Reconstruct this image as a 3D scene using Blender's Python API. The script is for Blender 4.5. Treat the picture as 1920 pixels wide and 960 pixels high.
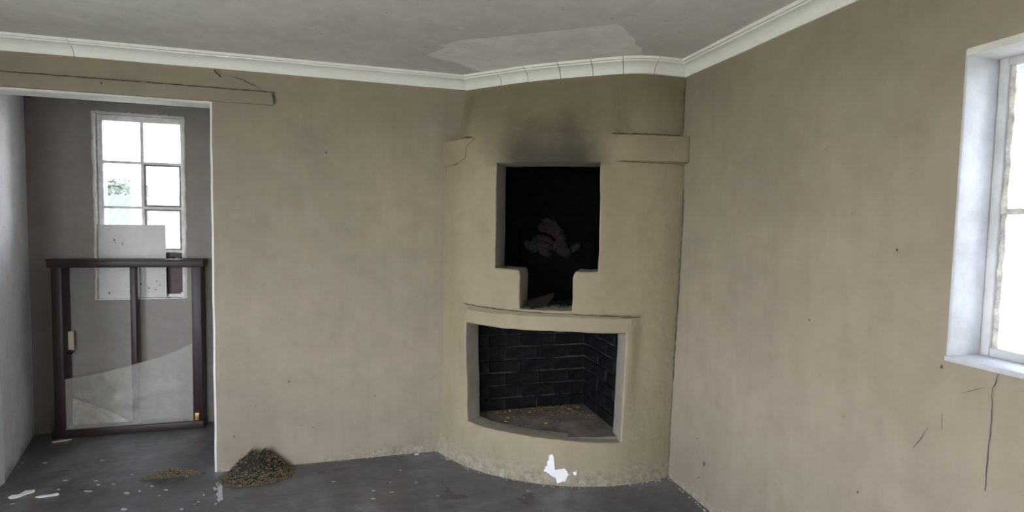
import bpy, bmesh, math, random
from mathutils import Vector, Matrix, noise
random.seed(7)
for o in list(bpy.data.objects): bpy.data.objects.remove(o)
S = bpy.context.scene
COL = S.collection

# ------------------------------------------------------------------ camera
F_PX, PITCH, ROLL, YAW, CAM_H = 1008.64, 0.0580676, 0.0181440, 0.2722833, 1.52605
YB, XR = 3.52695, 1.81025          # plane of the back wall, plane of the right wall
YA = 4.44                          # plane of the alcove's rear wall
ZC = 2.475                         # ceiling
fw = Vector((math.sin(YAW)*math.cos(PITCH), math.cos(YAW)*math.cos(PITCH), -math.sin(PITCH)))
r0 = Vector((math.cos(YAW), -math.sin(YAW), 0)); u0 = r0.cross(fw)
rt = r0*math.cos(ROLL)+u0*math.sin(ROLL); up = -r0*math.sin(ROLL)+u0*math.cos(ROLL)
CP = Vector((0, 0, CAM_H))
cd = bpy.data.cameras.new('camera'); cam = bpy.data.objects.new('camera', cd); COL.objects.link(cam)
cam.matrix_world = Matrix(((rt.x, up.x, -fw.x, 0), (rt.y, up.y, -fw.y, 0), (rt.z, up.z, -fw.z, CAM_H), (0, 0, 0, 1)))
cd.sensor_width = 36; cd.lens = F_PX/1920*36; cd.clip_start = .05; cd.clip_end = 500
S.camera = cam

# ------------------------------------------------------------------ world, sun, exposure
W = bpy.data.worlds.new('sky'); S.world = W; W.use_nodes = True
nt = W.node_tree; nt.nodes.clear()
wo = nt.nodes.new('ShaderNodeOutputWorld'); bg = nt.nodes.new('ShaderNodeBackground')
tc = nt.nodes.new('ShaderNodeTexCoord'); sx = nt.nodes.new('ShaderNodeSeparateXYZ')
cr = nt.nodes.new('ShaderNodeValToRGB')
cr.color_ramp.elements[0].position = 0.0; cr.color_ramp.elements[0].color = (.90, .94, 1, 1)
cr.color_ramp.elements[1].position = 0.8; cr.color_ramp.elements[1].color = (.55, .70, 1, 1)
nt.links.new(tc.outputs['Generated'], sx.inputs[0]); nt.links.new(sx.outputs['Z'], cr.inputs[0])
nt.links.new(cr.outputs[0], bg.inputs[0]); nt.links.new(bg.outputs[0], wo.inputs[0])
bg.inputs['Strength'].default_value = 9.0
sd = bpy.data.lights.new('sun', 'SUN'); sun = bpy.data.objects.new('sun', sd); COL.objects.link(sun)
sd.energy = 10; sd.angle = .01; sd.color = (1, .93, .82)
sun.rotation_euler = Vector((-.78, .10, .62)).to_track_quat('Z', 'Y').to_euler(); sun.location = (-8, 2, 8)
S.view_settings.view_transform = 'Standard'; S.view_settings.look = 'None'
S.view_settings.gamma = 1; S.view_settings.use_curve_mapping = False
S.view_settings.exposure = 1.15

# ------------------------------------------------------------------ pixel -> place
def ray(x, y): return fw+rt*((x-960)/F_PX)+up*((480-y)/F_PX)
def onz(x, y, z=0.0):
    d = ray(x, y); return CP+d*((z-CP.z)/d.z)
def ony(x, y, Y=YB):
    d = ray(x, y); return CP+d*(Y/d.y)
def onx(x, y, X=XR):
    d = ray(x, y); return CP+d*(X/d.x)
FCX, FCY, FR = 1.55, 3.95, 1.145     # the plan of the fireplace front is an arc
def oncyl(x, y, r=FR):
    d = ray(x, y); a = d.x**2+d.y**2; b = -2*(d.x*FCX+d.y*FCY); c = FCX**2+FCY**2-r*r
    t = (-b-math.sqrt(max(0, b*b-4*a*c)))/(2*a); return CP+d*t

# ------------------------------------------------------------------ materials
def nodes(name):
    m = bpy.data.materials.new(name); m.use_nodes = True
    n = m.node_tree; return m, n, n.nodes['Principled BSDF']
def N(n, t, **k):
    x = n.nodes.new(t)
    for a, v in k.items():
        if a in x.inputs: x.inputs[a].default_value = v
        else: setattr(x, a, v)
    return x
def ramp(n, src, stops):
    c = n.nodes.new('ShaderNodeValToRGB'); e = c.color_ramp.elements
    while len(e) < len(stops): e.new(.5)
    for el, (p, col) in zip(e, stops):
        el.position = p; el.color = (*col, 1) if len(col) == 3 else col
    n.links.new(src, c.inputs[0]); return c.outputs[0]
def mixc(n, a, b, fac, mode='MIX'):
    m = n.nodes.new('ShaderNodeMix'); m.data_type = 'RGBA'; m.blend_type = mode
    for sock, v in ((m.inputs[0], fac), (m.inputs[6], a), (m.inputs[7], b)):
        if hasattr(v, 'links'): n.links.new(v, sock)
        else: sock.default_value = v if not isinstance(v, tuple) else (*v, 1)
    return m.outputs[2]
def math_(n, op, a, b=0.0, c=0.0, clamp=False):
    m = n.nodes.new('ShaderNodeMath'); m.operation = op; m.use_clamp = clamp
    for s, v in zip(m.inputs, (a, b, c)):
        if hasattr(v, 'links'): n.links.new(v, s)
        else: s.default_value = v
    return m.outputs[0]
def maprange(n, v, a, b, c=0.0, d=1.0):
    m = n.nodes.new('ShaderNodeMapRange'); m.interpolation_type = 'SMOOTHSTEP'
    n.links.new(v, m.inputs[0])
    for i, x in enumerate((a, b, c, d)): m.inputs[i+1].default_value = x
    return m.outputs[0]
def objco(n, scale=(1, 1, 1)):
    t = n.nodes.new('ShaderNodeTexCoord'); mp = n.nodes.new('ShaderNodeMapping'); mp.inputs['Scale'].default_value = scale
    n.links.new(t.outputs['Object'], mp.inputs[0]); return mp.outputs[0]
def noise_(n, co, scale, detail=5, rough=.6):
    x = N(n, 'ShaderNodeTexNoise', Scale=scale, Detail=detail, Roughness=rough); n.links.new(co, x.inputs['Vector']); return x.outputs['Fac']
def bump(n, bsdf, hs, strength=.3, dist=.01):
    prev = None
    for h, s, d in hs:
        b = N(n, 'ShaderNodeBump', Strength=s, Distance=d); n.links.new(h, b.inputs['Height'])
        if prev: n.links.new(prev, b.inputs['Normal'])
        prev = b.outputs[0]
    n.links.new(prev, bsdf.inputs['Normal'])

def plaster(name, col, dirt=(.26, .22, .17), soot=False, base_wear=True, rough=.75, bumps=1.0, wear=.075):
    m, n, b = nodes(name); co = objco(n)
    big = noise_(n, co, 1.3, 4); mid = noise_(n, co, 7, 6, .65); fine = noise_(n, co, 60, 4); streak = noise_(n, objco(n, (9, 9, .8)), 1.6, 4)
    k = lambda f: tuple(c*f for c in col)
    c = ramp(n, big, [(.3, k(.90)), (.7, k(1.08))])
    c = mixc(n, c, ramp(n, streak, [(.35, (.95, .945, .935)), (.65, (1.03, 1.03, 1.03))]), .6, 'MULTIPLY')
    c = mixc(n, c, ramp(n, mid, [(.35, (.88, .87, .85)), (.6, (1.03, 1.03, 1.03))]), .6, 'MULTIPLY')
    specks = ramp(n, noise_(n, co, 34, 2, .5), [(.70, (0, 0, 0)), (.735, (1, 1, 1))])
    c = mixc(n, c, dirt, math_(n, 'MULTIPLY', specks, .45))
    sep = n.nodes.new('ShaderNodeSeparateXYZ'); n.links.new(co, sep.inputs[0])
    if base_wear:   # scuffed, flaking foot of the wall
        z = math_(n, 'ADD', sep.outputs['Z'], math_(n, 'MULTIPLY', math_(n, 'SUBTRACT', mid, .5), .22))
        w = maprange(n, z, wear, -.01)
        worn = ramp(n, noise_(n, co, 26, 6, .7), [(.40, (.17, .145, .12)), (.5, (.30, .26, .21)), (.68, (.46, .415, .355))])
        c = mixc(n, c, worn, math_(n, 'MULTIPLY', w, .62))
    if soot:        # smoke stain above the upper opening and around its rim
        x = sep.outputs['X']; z = sep.outputs['Z']
        nz = math_(n, 'MULTIPLY', math_(n, 'SUBTRACT', noise_(n, co, 3.2, 5), .5), .35)
        xx = math_(n, 'ABSOLUTE', math_(n, 'ADD', math_(n, 'SUBTRACT', x, 1.04), math_(n, 'MULTIPLY', nz, .5)))
        fx = maprange(n, xx, .36, .16); zz = math_(n, 'ADD', z, nz)
        fz = math_(n, 'MULTIPLY', maprange(n, zz, 2.36, 1.94), maprange(n, z, 1.86, 1.885))
        c = mixc(n, c, (.028, .025, .021), math_(n, 'MULTIPLY', math_(n, 'MULTIPLY', fx, fz), .85))
        # smoke-yellowed top
        c = mixc(n, c, (.155, .130, .075), math_(n, 'MULTIPLY', maprange(n, zz, 1.85, 2.45), .55))
    n.links.new(c, b.inputs['Base Color']); b.inputs['Roughness'].default_value = rough
    b.inputs['Specular IOR Level'].default_value = .25
    bump(n, b, [(big, .5*bumps, .03), (mid, .35*bumps, .012), (fine, .18*bumps, .003)])
    return m

def simple(name, col, rough=.6, var=.15, scale=12, bmp=.2, bd=.004, metallic=0, spec=.4, stretch=(1, 1, 1)):
    m, n, b = nodes(name); co = objco(n, stretch); f = noise_(n, co, scale, 6, .65)
    k = lambda q: tuple(min(1, c*q) for c in col)
    n.links.new(ramp(n, f, [(.3, k(1-var)), (.7, k(1+var))]), b.inputs['Base Color'])
    b.inputs['Roughness'].default_value = rough; b.inputs['Metallic'].default_value = metallic
    b.inputs['Specular IOR Level'].default_value = spec
    bump(n, b, [(f, bmp, bd)]); return m

M = {}
M['wall'] = plaster('beige_paint', (.308, .255, .190))
M['breast'] = plaster('fireplace_paint', (.315, .262, .176), soot=True, bumps=1.5, wear=.17)
M['reveal'] = plaster('rough_render', (.26, .23, .19), base_wear=False, bumps=2.0)
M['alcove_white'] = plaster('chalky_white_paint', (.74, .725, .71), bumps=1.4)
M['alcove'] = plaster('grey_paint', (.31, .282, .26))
M['ceiling'] = plaster('ceiling_paint', (.71, .69, .65), base_wear=False, rough=.6, bumps=.35)
M['ceiling_patch'] = plaster('ceiling_primer', (.93, .91, .87), base_wear=False, rough=.6, bumps=.35)
M['cornice'] = simple('cornice_paint', (.88, .865, .80), .5, .04, 9, .12)
M['trim_edge'] = simple('worn_cream_edge', (.66, .63, .57), .6, .12, 14, .25)
M['edge_pale'] = simple('pale_reveal_edge', (.66, .645, .62), .6, .08, 14, .25)  # edges and reveal of the opening, paler than the wall
M['crack'] = simple('crack_shadow_and_dark_strip', (.085, .070, .054), .9, .3, 40)
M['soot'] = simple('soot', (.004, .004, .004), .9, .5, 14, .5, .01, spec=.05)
def sooty(name, lo, hi, a, b, sc, spec=.15):
    m, n, bs = nodes(name); co = objco(n); f = noise_(n, co, sc, 6, .72); g = noise_(n, co, 40, 4)
    n.links.new(mixc(n, ramp(n, f, [(a, lo), (b, hi)]), ramp(n, g, [(.3, (.6, .6, .6)), (.7, (1.3, 1.3, 1.3))]), 1.0, 'MULTIPLY'), bs.inputs['Base Color'])
    bs.inputs['Roughness'].default_value = .65; bs.inputs['Specular IOR Level'].default_value = spec; bump(n, bs, [(f, .5, .006), (g, .6, .003)]); return m
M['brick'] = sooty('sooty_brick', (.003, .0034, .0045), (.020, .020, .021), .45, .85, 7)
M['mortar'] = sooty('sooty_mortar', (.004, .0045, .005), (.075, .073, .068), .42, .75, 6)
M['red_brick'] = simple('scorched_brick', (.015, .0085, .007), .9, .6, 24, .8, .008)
M['shard'] = simple('scorched_clay', (.05, .04, .03), .8, .4, 20, .4)
M['shard_dark'] = simple('sooty_rubble', (.010, .009, .008), .9, .6, 24, .8)
M['ash'] = simple('ash', (.025, .026, .03), .95, .8, 60, .6)
M['hearth'] = simple('dusty_hearth_cement', (.19, .152, .125), .9, .5, 9, .6, .01)
M['leaf'] = simple('dry_leaf', (.20, .125, .06), .9, .5, 30)
M['white_plaster'] = simple('bare_white_plaster', (.85, .85, .83), .8, .08, 20, .5)
M['crumb'] = simple('plaster_crumb', (.33, .295, .245), .9, .4, 30)
M['window_white'] = simple('flaking_white_paint', (.80, .80, .78), .5, .18, 30, .5)
M['window_grey'] = simple('weathered_window_paint', (.52, .52, .525), .55, .16, 9, .5, .006)
M['putty'] = simple('old_putty', (.55, .52, .47), .8, .4, 35, .7, .006)
M['rust_frame'] = simple('weathered_steel', (.30, .25, .22), .7, .5, 35, .6)
M['board'] = simple('white_board', (.74, .73, .69), .55, .08, 7, .1)
M['maroon'] = simple('maroon_paint', (.085, .035, .032), .45, .3, 12, .2)
M['dark_wood'] = simple('dark_varnished_wood', (.030, .016, .014), .42, .4, 6, .25, .003, stretch=(6, 6, .6))
M['dark_wood_h'] = simple('dark_varnished_rail', (.030, .016, .014), .42, .4, 6, .25, .003, stretch=(.6, 6, 6))
M['brass'] = simple('tarnished_brass', (.45, .28, .09), .4, .3, 30, .2, metallic=.8)
M['iron'] = simple('dark_iron', (.03, .028, .027), .5, .3, 20, .2)
M['pale_wood'] = simple('bare_pale_wood', (.52, .44, .36), .8, .15, 10, .2)
M['paper'] = simple('grubby_paper', (.78, .74, .66), .8, .15, 30, .4)
M['sun_patch'] = simple('painted_sun_patch', (.92, .87, .74), .8, .12, 30, .5)  # bright colour carries the reflected patch of sunlight
M['floor_paint'] = simple('spilled_white_paint', (.50, .50, .50), .6, .15, 40, .2)
M['stain'] = simple('dark_floor_stain', (.10, .092, .086), .6, .3, 20, .2)
M['dung'] = simple('dry_dung', (.020, .017, .013), .95, .6, 40, .8, .01)
M['straw'] = simple('chopped_straw', (.15, .115, .065), .9, .95, 130, .1)
M['wire'] = simple('black_wire', (.02, .02, .02), .5, .2, 10, .1)
M['shed_wall'] = simple('shed_wall', (.55, .50, .43), .8, .1, 4)
M['roof'] = simple('corrugated_sheet', (.15, .18, .172), .75, .12, 2, .1, spec=.1)
M['leafy'] = simple('tree_leaves', (.07, .09, .05), .8, .5, 3)
M['bark'] = simple('bark', (.12, .09, .06), .9, .4, 10)
M['ext_wall'] = simple('exterior_plaster', (.13, .14, .155), .85, .06, 8, .3)

def floor_mat():
    m, n, b = nodes('worn_grey_floor_paint'); co = objco(n)
    big = noise_(n, co, 1.6, 6, .65); mid = noise_(n, co, 6, 7, .7); fine = noise_(n, co, 45, 4)
    st = noise_(n, objco(n, (1, 3.2, 1)), 5, 6, .7)
    c = ramp(n, big, [(.28, (.068, .068, .069)), (.5, (.125, .127, .132)), (.72, (.215, .222, .235))])
    c = mixc(n, c, ramp(n, mid, [(.3, (.42, .40, .38)), (.6, (1.16, 1.16, 1.18))]), .9, 'MULTIPLY')
    c = mixc(n, c, ramp(n, st, [(.36, (.6, .55, .5)), (.55, (1.06, 1.06, 1.06))]), .6, 'MULTIPLY')
    sp = ramp(n, noise_(n, co, 24, 3, .6), [(.69, (0, 0, 0)), (.73, (1, 1, 1))])
    c = mixc(n, c, (.34, .335, .33), math_(n, 'MULTIPLY', sp, .55))
    br = ramp(n, noise_(n, co, 2.6, 6, .7), [(.50, (0, 0, 0)), (.68, (1, 1, 1))])
    c = mixc(n, c, (.105, .085, .068), math_(n, 'MULTIPLY', br, .75))
    n.links.new(c, b.inputs['Base Color'])
    n.links.new(maprange(n, mid, .3, .7, .30, .50), b.inputs['Roughness'])
    b.inputs['Specular IOR Level'].default_value = .7
    bump(n, b, [(big, .25, .02), (mid, .25, .006), (fine, .15, .002)]); return m
M['floor'] = floor_mat()

def glass(name, dirt=.1, dirtcol=(.8, .85, .9), reflect=1.0, streaks=8, trans=False):
    m = bpy.data.materials.new(name); m.use_nodes = True; n = m.node_tree; n.nodes.clear()
    out = n.nodes.new('ShaderNodeOutputMaterial')
    tr = N(n, 'ShaderNodeBsdfTransparent'); gl = N(n, 'ShaderNodeBsdfGlossy', Roughness=.03)
    fr = N(n, 'ShaderNodeFresnel', IOR=1.5); mx = n.nodes.new('ShaderNodeMixShader')
    n.links.new(math_(n, 'MULTIPLY', fr.outputs[0], reflect, clamp=True), mx.inputs[0]); n.links.new(tr.outputs[0], mx.inputs[1]); n.links.new(gl.outputs[0], mx.inputs[2])
    df = N(n, 'ShaderNodeBsdfTranslucent' if trans else 'ShaderNodeBsdfDiffuse'); df.inputs['Color'].default_value = (*dirtcol, 1)
    mx2 = n.nodes.new('ShaderNodeMixShader'); co = objco(n)
    f = noise_(n, co, streaks, 6, .7)
    n.links.new(maprange(n, f, .25, .8, dirt*.5, dirt*1.5), mx2.inputs[0])
    n.links.new(mx.outputs[0], mx2.inputs[1]); n.links.new(df.outputs[0], mx2.inputs[2])
    n.links.new(mx2.outputs[0], out.inputs[0]); return m
M['pane'] = glass('window_glass', .10)
M['hazy_pane'] = glass('hazy_dirty_glass', .07, (.75, .86, 1.0), trans=True)
M['broken_pane'] = glass('dust_reflection_glass', .22, (.72, .67, .58), reflect=1.0)  # dust film also paints in the haze of the reflected room

# ------------------------------------------------------------------ object helpers
def tag(o, label=None, cat=None, group=None, kind=None):
    if label: o['label'] = label
    if cat: o['category'] = cat
    if group: o['group'] = group
    if kind: o['kind'] = kind
    return o
def link(name, me, parent=None, mats=()):
    for m in mats: me.materials.append(M[m] if isinstance(m, str) else m)
    o = bpy.data.objects.new(name, me); COL.objects.link(o)
    if parent:
        o.parent = parent; o.matrix_parent_inverse = parent.matrix_basis.inverted()
    return o
def frombm(name, bm, mats, parent=None, smooth=None):
    bmesh.ops.recalc_face_normals(bm, faces=bm.faces)
    me = bpy.data.meshes.new(name); bm.to_mesh(me); bm.free()
    if smooth is not None:
        for p in me.polygons: p.use_smooth = True
        me.set_sharp_from_angle(angle=math.radians(smooth))
    return link(name, me, parent, mats if isinstance(mats, (list, tuple)) else (mats,))
def empty(name, loc, rot=(0, 0, 0)):
    o = bpy.data.objects.new(name, None); COL.objects.link(o); o.location = loc; o.rotation_euler = rot
    o.empty_display_size = .1
    o.matrix_basis = Matrix.LocRotScale(Vector(loc), o.rotation_euler, None); return o
def addbox(bm, a, b, bevel=0.0, seg=2):
    (x0, y0, z0), (x1, y1, z1) = a, b
    vs = [bm.verts.new(v) for v in ((x0, y0, z0), (x1, y0, z0), (x1, y1, z0), (x0, y1, z0), (x0, y0, z1), (x1, y0, z1), (x1, y1, z1), (x0, y1, z1))]
    fs = [bm.faces.new([vs[i] for i in f]) for f in ((0, 3, 2, 1), (4, 5, 6, 7), (0, 1, 5, 4), (1, 2, 6, 5), (2, 3, 7, 6), (3, 0, 4, 7))]
    if bevel:
        es = list({e for f in fs for e in f.edges})
        bmesh.ops.bevel(bm, geom=es, offset=bevel, segments=seg, affect='EDGES', profile=.5)
def box(name, a, b, mat, parent=None, bevel=.003):
    bm = bmesh.new(); addbox(bm, a, b, bevel); return frombm(name, bm, mat, parent, 40)
def prism(bm, pts, vec):
    """closed outline pts (3-D) pushed along vec"""
    a = [bm.verts.new(p) for p in pts]; b = [bm.verts.new(Vector(p)+Vector(vec)) for p in pts]
    bm.faces.new(a); bm.faces.new(b[::-1])
    for i in range(len(a)): bm.faces.new((a[i], b[i], b[(i+1) % len(a)], a[(i+1) % len(a)]))
def tube(bm, pts, r, sides=6):
    rings = []
    for i, p in enumerate(pts):
        p = Vector(p); t = (Vector(pts[min(i+1, len(pts)-1)])-Vector(pts[max(i-1, 0)])).normalized()
        a = t.cross(Vector((.3, .2, .93))).normalized(); c = t.cross(a); rr = r[i] if isinstance(r, (list, tuple)) else r
        rings.append([bm.verts.new(p+(a*math.cos(2*math.pi*k/sides)+c*math.sin(2*math.pi*k/sides))*rr) for k in range(sides)])
    for A, B in zip(rings, rings[1:]):
        for k in range(sides): bm.faces.new((A[k], A[(k+1) % sides], B[(k+1) % sides], B[k]))
    bm.faces.new(rings[0][::-1]); bm.faces.new(rings[-1])
def lines(a, b, step, marks=()):
    ms = sorted(set([a, b]+[m for m in marks if a < m < b])); out = [ms[0]]
    for p, q in zip(ms, ms[1:]):
        k = max(1, round((q-p)/step)); out += [p+(q-p)*(i+1)/k for i in range(k)]
    return out
def sheet(name, us, vs, holes, fmap, depth, mats, parent=None, bevel=.01, bmat=-1):
    """thick wall over a (u, v) grid with rectangular openings; mats = front, reveal, back"""
    bm = bmesh.new(); V = {}
    hole = lambda i, j: (not (0 <= i < len(us)-1 and 0 <= j < len(vs)-1)) or any(h[0] < (us[i]+us[i+1])/2 < h[1] and h[2] < (vs[j]+vs[j+1])/2 < h[3] for h in holes)
    inside = lambda i, j: 0 <= i < len(us)-1 and 0 <= j < len(vs)-1
    def v(i, j, k):
        if (i, j, k) not in V: V[i, j, k] = bm.verts.new(fmap(us[i], vs[j], depth*k))
        return V[i, j, k]
    rim = []
    for i in range(len(us)-1):
        for j in range(len(vs)-1):
            if hole(i, j): continue
            f = bm.faces.new((v(i, j, 0), v(i+1, j, 0), v(i+1, j+1, 0), v(i, j+1, 0))); f.material_index = 0
            f = bm.faces.new((v(i, j, 1), v(i, j+1, 1), v(i+1, j+1, 1), v(i+1, j, 1))); f.material_index = 2
            for (di, dj, a, b) in ((-1, 0, (i, j), (i, j+1)), (1, 0, (i+1, j), (i+1, j+1)), (0, -1, (i, j), (i+1, j)), (0, 1, (i, j+1), (i+1, j+1))):
                if hole(i+di, j+dj):
                    f = bm.faces.new((v(*a, 0), v(*b, 0), v(*b, 1), v(*a, 1))); f.material_index = 1
                    if inside(i+di, j+dj): rim.append((v(*a, 0), v(*b, 0)))
    bmesh.ops.recalc_face_normals(bm, faces=bm.faces); bm.normal_update()
    if bevel and rim:
        es = [bm.edges.get(e) for e in rim]
        rb = bmesh.ops.bevel(bm, geom=[e for e in es if e], offset=bevel, segments=3, affect='EDGES', profile=.5, clamp_overlap=False)
        if bmat >= 0:
            for f in rb['faces']: f.material_index = bmat
    return frombm(name, bm, mats, parent, 50)
def decal(name, pts, nrm, mat, parent, t=.0015):
    bm = bmesh.new(); nrm = Vector(nrm).normalized()
    prism(bm, [Vector(p)+nrm*.0004 for p in pts], nrm*t); return frombm(name, bm, mat, parent)
def crack(name, pts, nrm, parent, w=.004, mat='crack', jit=.003, t=.0012):
    """a thin ragged open line in the plaster"""
    rng = random.Random(name+str(len(pts))+str(round(pts[0][0]*100))); nrm = Vector(nrm).normalized(); P = []
    for a, b in zip(pts, pts[1:]):
        a, b = Vector(a), Vector(b); k = max(2, int((b-a).length/.02))
        for i in range(k): P.append(a.lerp(b, i/k))
    P.append(Vector(pts[-1])); L, R = [], []
    for i, p in enumerate(P):
        t_ = (P[min(i+1, len(P)-1)]-P[max(0, i-1)]).normalized(); s = nrm.cross(t_).normalized()
        o = rng.uniform(-jit, jit) if 0 < i < len(P)-1 else 0
        ww = w*rng.uniform(.45, 1.1)*.5*(min(1, (i+.6)/3) if i < 3 else 1)*(min(1, (len(P)-i)/3))
        L.append(p+s*(o+ww)+nrm*.0005); R.append(p+s*(o-ww)+nrm*.0005)
    bm = bmesh.new()
    a = [bm.verts.new(x) for x in L]; b = [bm.verts.new(x) for x in R]
    c = [bm.verts.new(x+nrm*t) for x in L]; d = [bm.verts.new(x+nrm*t) for x in R]
    for i in range(len(a)-1):
        bm.faces.new((c[i], c[i+1], d[i+1], d[i])); bm.faces.new((a[i], a[i+1], c[i+1], c[i])); bm.faces.new((b[i], d[i], d[i+1], b[i+1]))
    return frombm(name, bm, mat, parent)
def smooth(a, b, x):
    t = min(1, max(0, (x-a)/(b-a))); return t*t*(3-2*t)
def wob(x, y, z, s=3.0): return noise.noise(Vector((x*s, y*s, z*s)))

# ------------------------------------------------------------------ the room
XL, YR = -2.75, -2.6                 # left wall and rear wall planes of the room
bm = bmesh.new(); addbox(bm, (XL-.3, YR-.3, -.12), (XR+.3, YA+.2, 0))
floor = tag(frombm('floor', bm, 'floor'), 'worn dark grey painted cement floor', 'floor', kind='structure')
bm = bmesh.new(); addbox(bm, (XL-.3, YR-.3, ZC), (XR+.3, YA+.2, ZC+.1))
ceiling = tag(frombm('ceiling', bm, 'ceiling'), 'flat grey painted ceiling', 'ceiling', kind='structure')

OPX0, OPX1, OPZ = -1.965, -.858, 2.193     # the doorless opening into the alcove
def m_back(u, v, d):
    w = .006*wob(u, 1.3, v, 2.2) if d == 0 else 0
    if abs(u-OPX1) < .001: u += .004*wob(.3, v, 2, 4)
    return (u, YB+d+w, v)
wall_back = sheet('wall_back', lines(XL-.2, XR+.28, .12, (OPX0, OPX1, -.513)), lines(0, ZC, .12, (OPZ,)), [(OPX0, OPX1, 0, OPZ)],
                  m_back, .13, ('wall', 'edge_pale', 'wall'), bevel=.015, bmat=1)
tag(wall_back, 'beige painted plaster wall with the alcove opening', 'wall', kind='structure')

WRY0, WRY1, WRZ0, WRZ1 = -.75, 1.267, 1.126, 2.086  # unseen near end lengthened to let in more daylight
def m_right(u, v, d): return (XR+d+(.006*wob(u, 7, v, 2.0) if d == 0 else 0), u, v)
wall_right = sheet('wall_right', lines(YR-.2, YB+.0, .12, (WRY0, WRY1)), lines(0, ZC, .12, (WRZ0, WRZ1)), [(WRY0, WRY1, WRZ0, WRZ1)],
                   m_right, .29, ('wall', 'ext_wall', 'ext_wall'), bevel=.008)
tag(wall_right, 'beige painted plaster wall with a deep window', 'wall', kind='structure')

AWX0, AWX1, AWZ0, AWZ1 = -1.808, -1.25, .942, 2.255
wall_alcove = sheet('wall_alcove', lines(-2.45, -.6, .1, (AWX0, AWX1)), lines(0, ZC, .1, (AWZ0, AWZ1)), [(AWX0, AWX1, AWZ0, AWZ1)],
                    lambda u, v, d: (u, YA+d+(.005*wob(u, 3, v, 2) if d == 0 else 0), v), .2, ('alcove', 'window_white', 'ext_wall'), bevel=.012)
tag(wall_alcove, 'shaded grey plaster wall at the back of the alcove', 'wall', kind='structure')
bm = bmesh.new(); prism(bm, [(-2.207, YA+.01, 0), (OPX0-.002, YB+.131, 0), (OPX0-.25, YB+.131, 0), (-2.45, YA+.01, 0)], (0, 0, ZC))
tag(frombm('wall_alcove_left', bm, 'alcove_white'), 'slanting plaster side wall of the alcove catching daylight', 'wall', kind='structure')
bm = bmesh.new(); addbox(bm, (-.72, YB+.131, 0), (-.6, YA-.01, ZC))
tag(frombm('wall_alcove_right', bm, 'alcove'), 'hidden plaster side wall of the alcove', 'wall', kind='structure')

# rear wall and left wall stand behind the photographer; their openings are assumed, added to let daylight in
wall_rear = sheet('wall_rear', [XL-.2, -1.9, -.9, XR+.28], [0, 2.05, ZC], [(-1.9, -.9, 0, 2.05)],
                  lambda u, v, d: (u, YR-d, v), .25, ('wall', 'window_white', 'ext_wall'))
tag(wall_rear, 'unseen plaster wall with a doorway added to let daylight in', 'wall', kind='structure')
wall_left = sheet('wall_left', [YR, -1.2, 1.5, YB], [0, .6, 2.1, ZC], [(-1.2, 1.5, .6, 2.1)],
                  lambda u, v, d: (XL-d, u, v), .25, ('wall', 'window_white', 'ext_wall'))
tag(wall_left, 'unseen plaster wall with a wide window opening added to let daylight in', 'wall', kind='structure')

# ---- plastered lintel over the opening, with its cracked end
LZ0, LZ1, LX = 2.2095, 2.286, -.512
bm = bmesh.new(); us = lines(OPX0-.5, LX, .1)
addbox(bm, (OPX0-.5, YB-.012, LZ0), (LX, YB+.02, LZ1), .004)
frombm('lintel', bm, 'wall', wall_back, 40)
NB = (0, -1, 0)
crack('crack', [(-2.3, YB-.0125, LZ1), (-1.85, YB-.0125, LZ1+.001), (-1.2, YB-.0125, LZ1+.003), (LX, YB-.0125, LZ1)], NB, wall_back, .006, jit=.0012)
crack('crack', [ony(510, 173)+Vector((0, -.013, 0)), ony(512, 181)+Vector((0, -.013, 0)), ony(516, 195)+Vector((0, -.013, 0))], NB, wall_back, .008, jit=.004)
crack('crack', [ony(514, 171)+Vector((0, -.013, 0)), ony(515, 196)+Vector((0, -.013, 0))], NB, wall_back, .012)
crack('crack', [ony(430, 141)+Vector((0, -.008, 0)), ony(455, 150)+Vector((0, -.008, 0)), ony(492, 169)+Vector((0, -.008, 0))], NB, wall_back, .004)
bm = bmesh.new(); tube(bm, [ony(402, 131)+Vector((0, -.004, 0)), ony(405, 136)+Vector((0, -.02, 0)), ony(410, 141)+Vector((0, -.025, 0)), ony(416, 146)+Vector((0, -.02, 0))], .0035)
tag(frombm('wire_end', bm, 'wire'), 'short black wire end poking out under the cornice', 'wire')

# ---- cornices
PROF = [(0, 2.396), (.010, 2.398), (.013, 2.408), (.018, 2.424), (.028, 2.438), (.043, 2.448), (.060, 2.453), (.063, 2.453), (.064, 2.460), (.078, 2.461), (.080, 2.468), (.080, ZC+.002), (0, ZC+.002)]
def cornice(name, path, normals, parent=None):
    bm = bmesh.new(); rings = []
    for q, (p, nn) in enumerate(zip(path, normals)):
        rings.append([bm.verts.new((p[0]+nn[0]*o, p[1]+nn[1]*o, z+.0025*wob(p[0], p[1], z, 1.5)*(z < ZC-.02))) for o, z in PROF])
    for A, B in zip(rings, rings[1:]):
        for k in range(len(PROF)): bm.faces.new((A[k], A[(k+1) % len(PROF)], B[(k+1) % len(PROF)], B[k]))
    bm.faces.new(rings[0]); bm.faces.new(rings[-1][::-1])
    return frombm(name, bm, 'cornice', parent, 40)
def straight(name, a, b, nn, parent=None):
    k = max(2, int((Vector(b)-Vector(a)).length/.15)); P = [Vector(a).lerp(Vector(b), i/k) for i in range(k+1)]
    return cornice(name, P, [nn]*len(P), parent)
JX = -1.512
t1 = straight('trim_1', (JX+.0015, YB+.004), (.72, YB+.004), (0, -1)); tag(t1, 'long white cove cornice along the beige back wall', 'cornice', kind='structure')
straight('cornice_length', (XL, YB+.004), (JX-.0015, YB+.004), (0, -1), t1)
t2 = straight('trim_2', (XR+.004, 2.86), (XR+.004, YR), (-1, 0)); tag(t2, 'white cove cornice running along the window wall', 'cornice', kind='structure')

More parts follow.
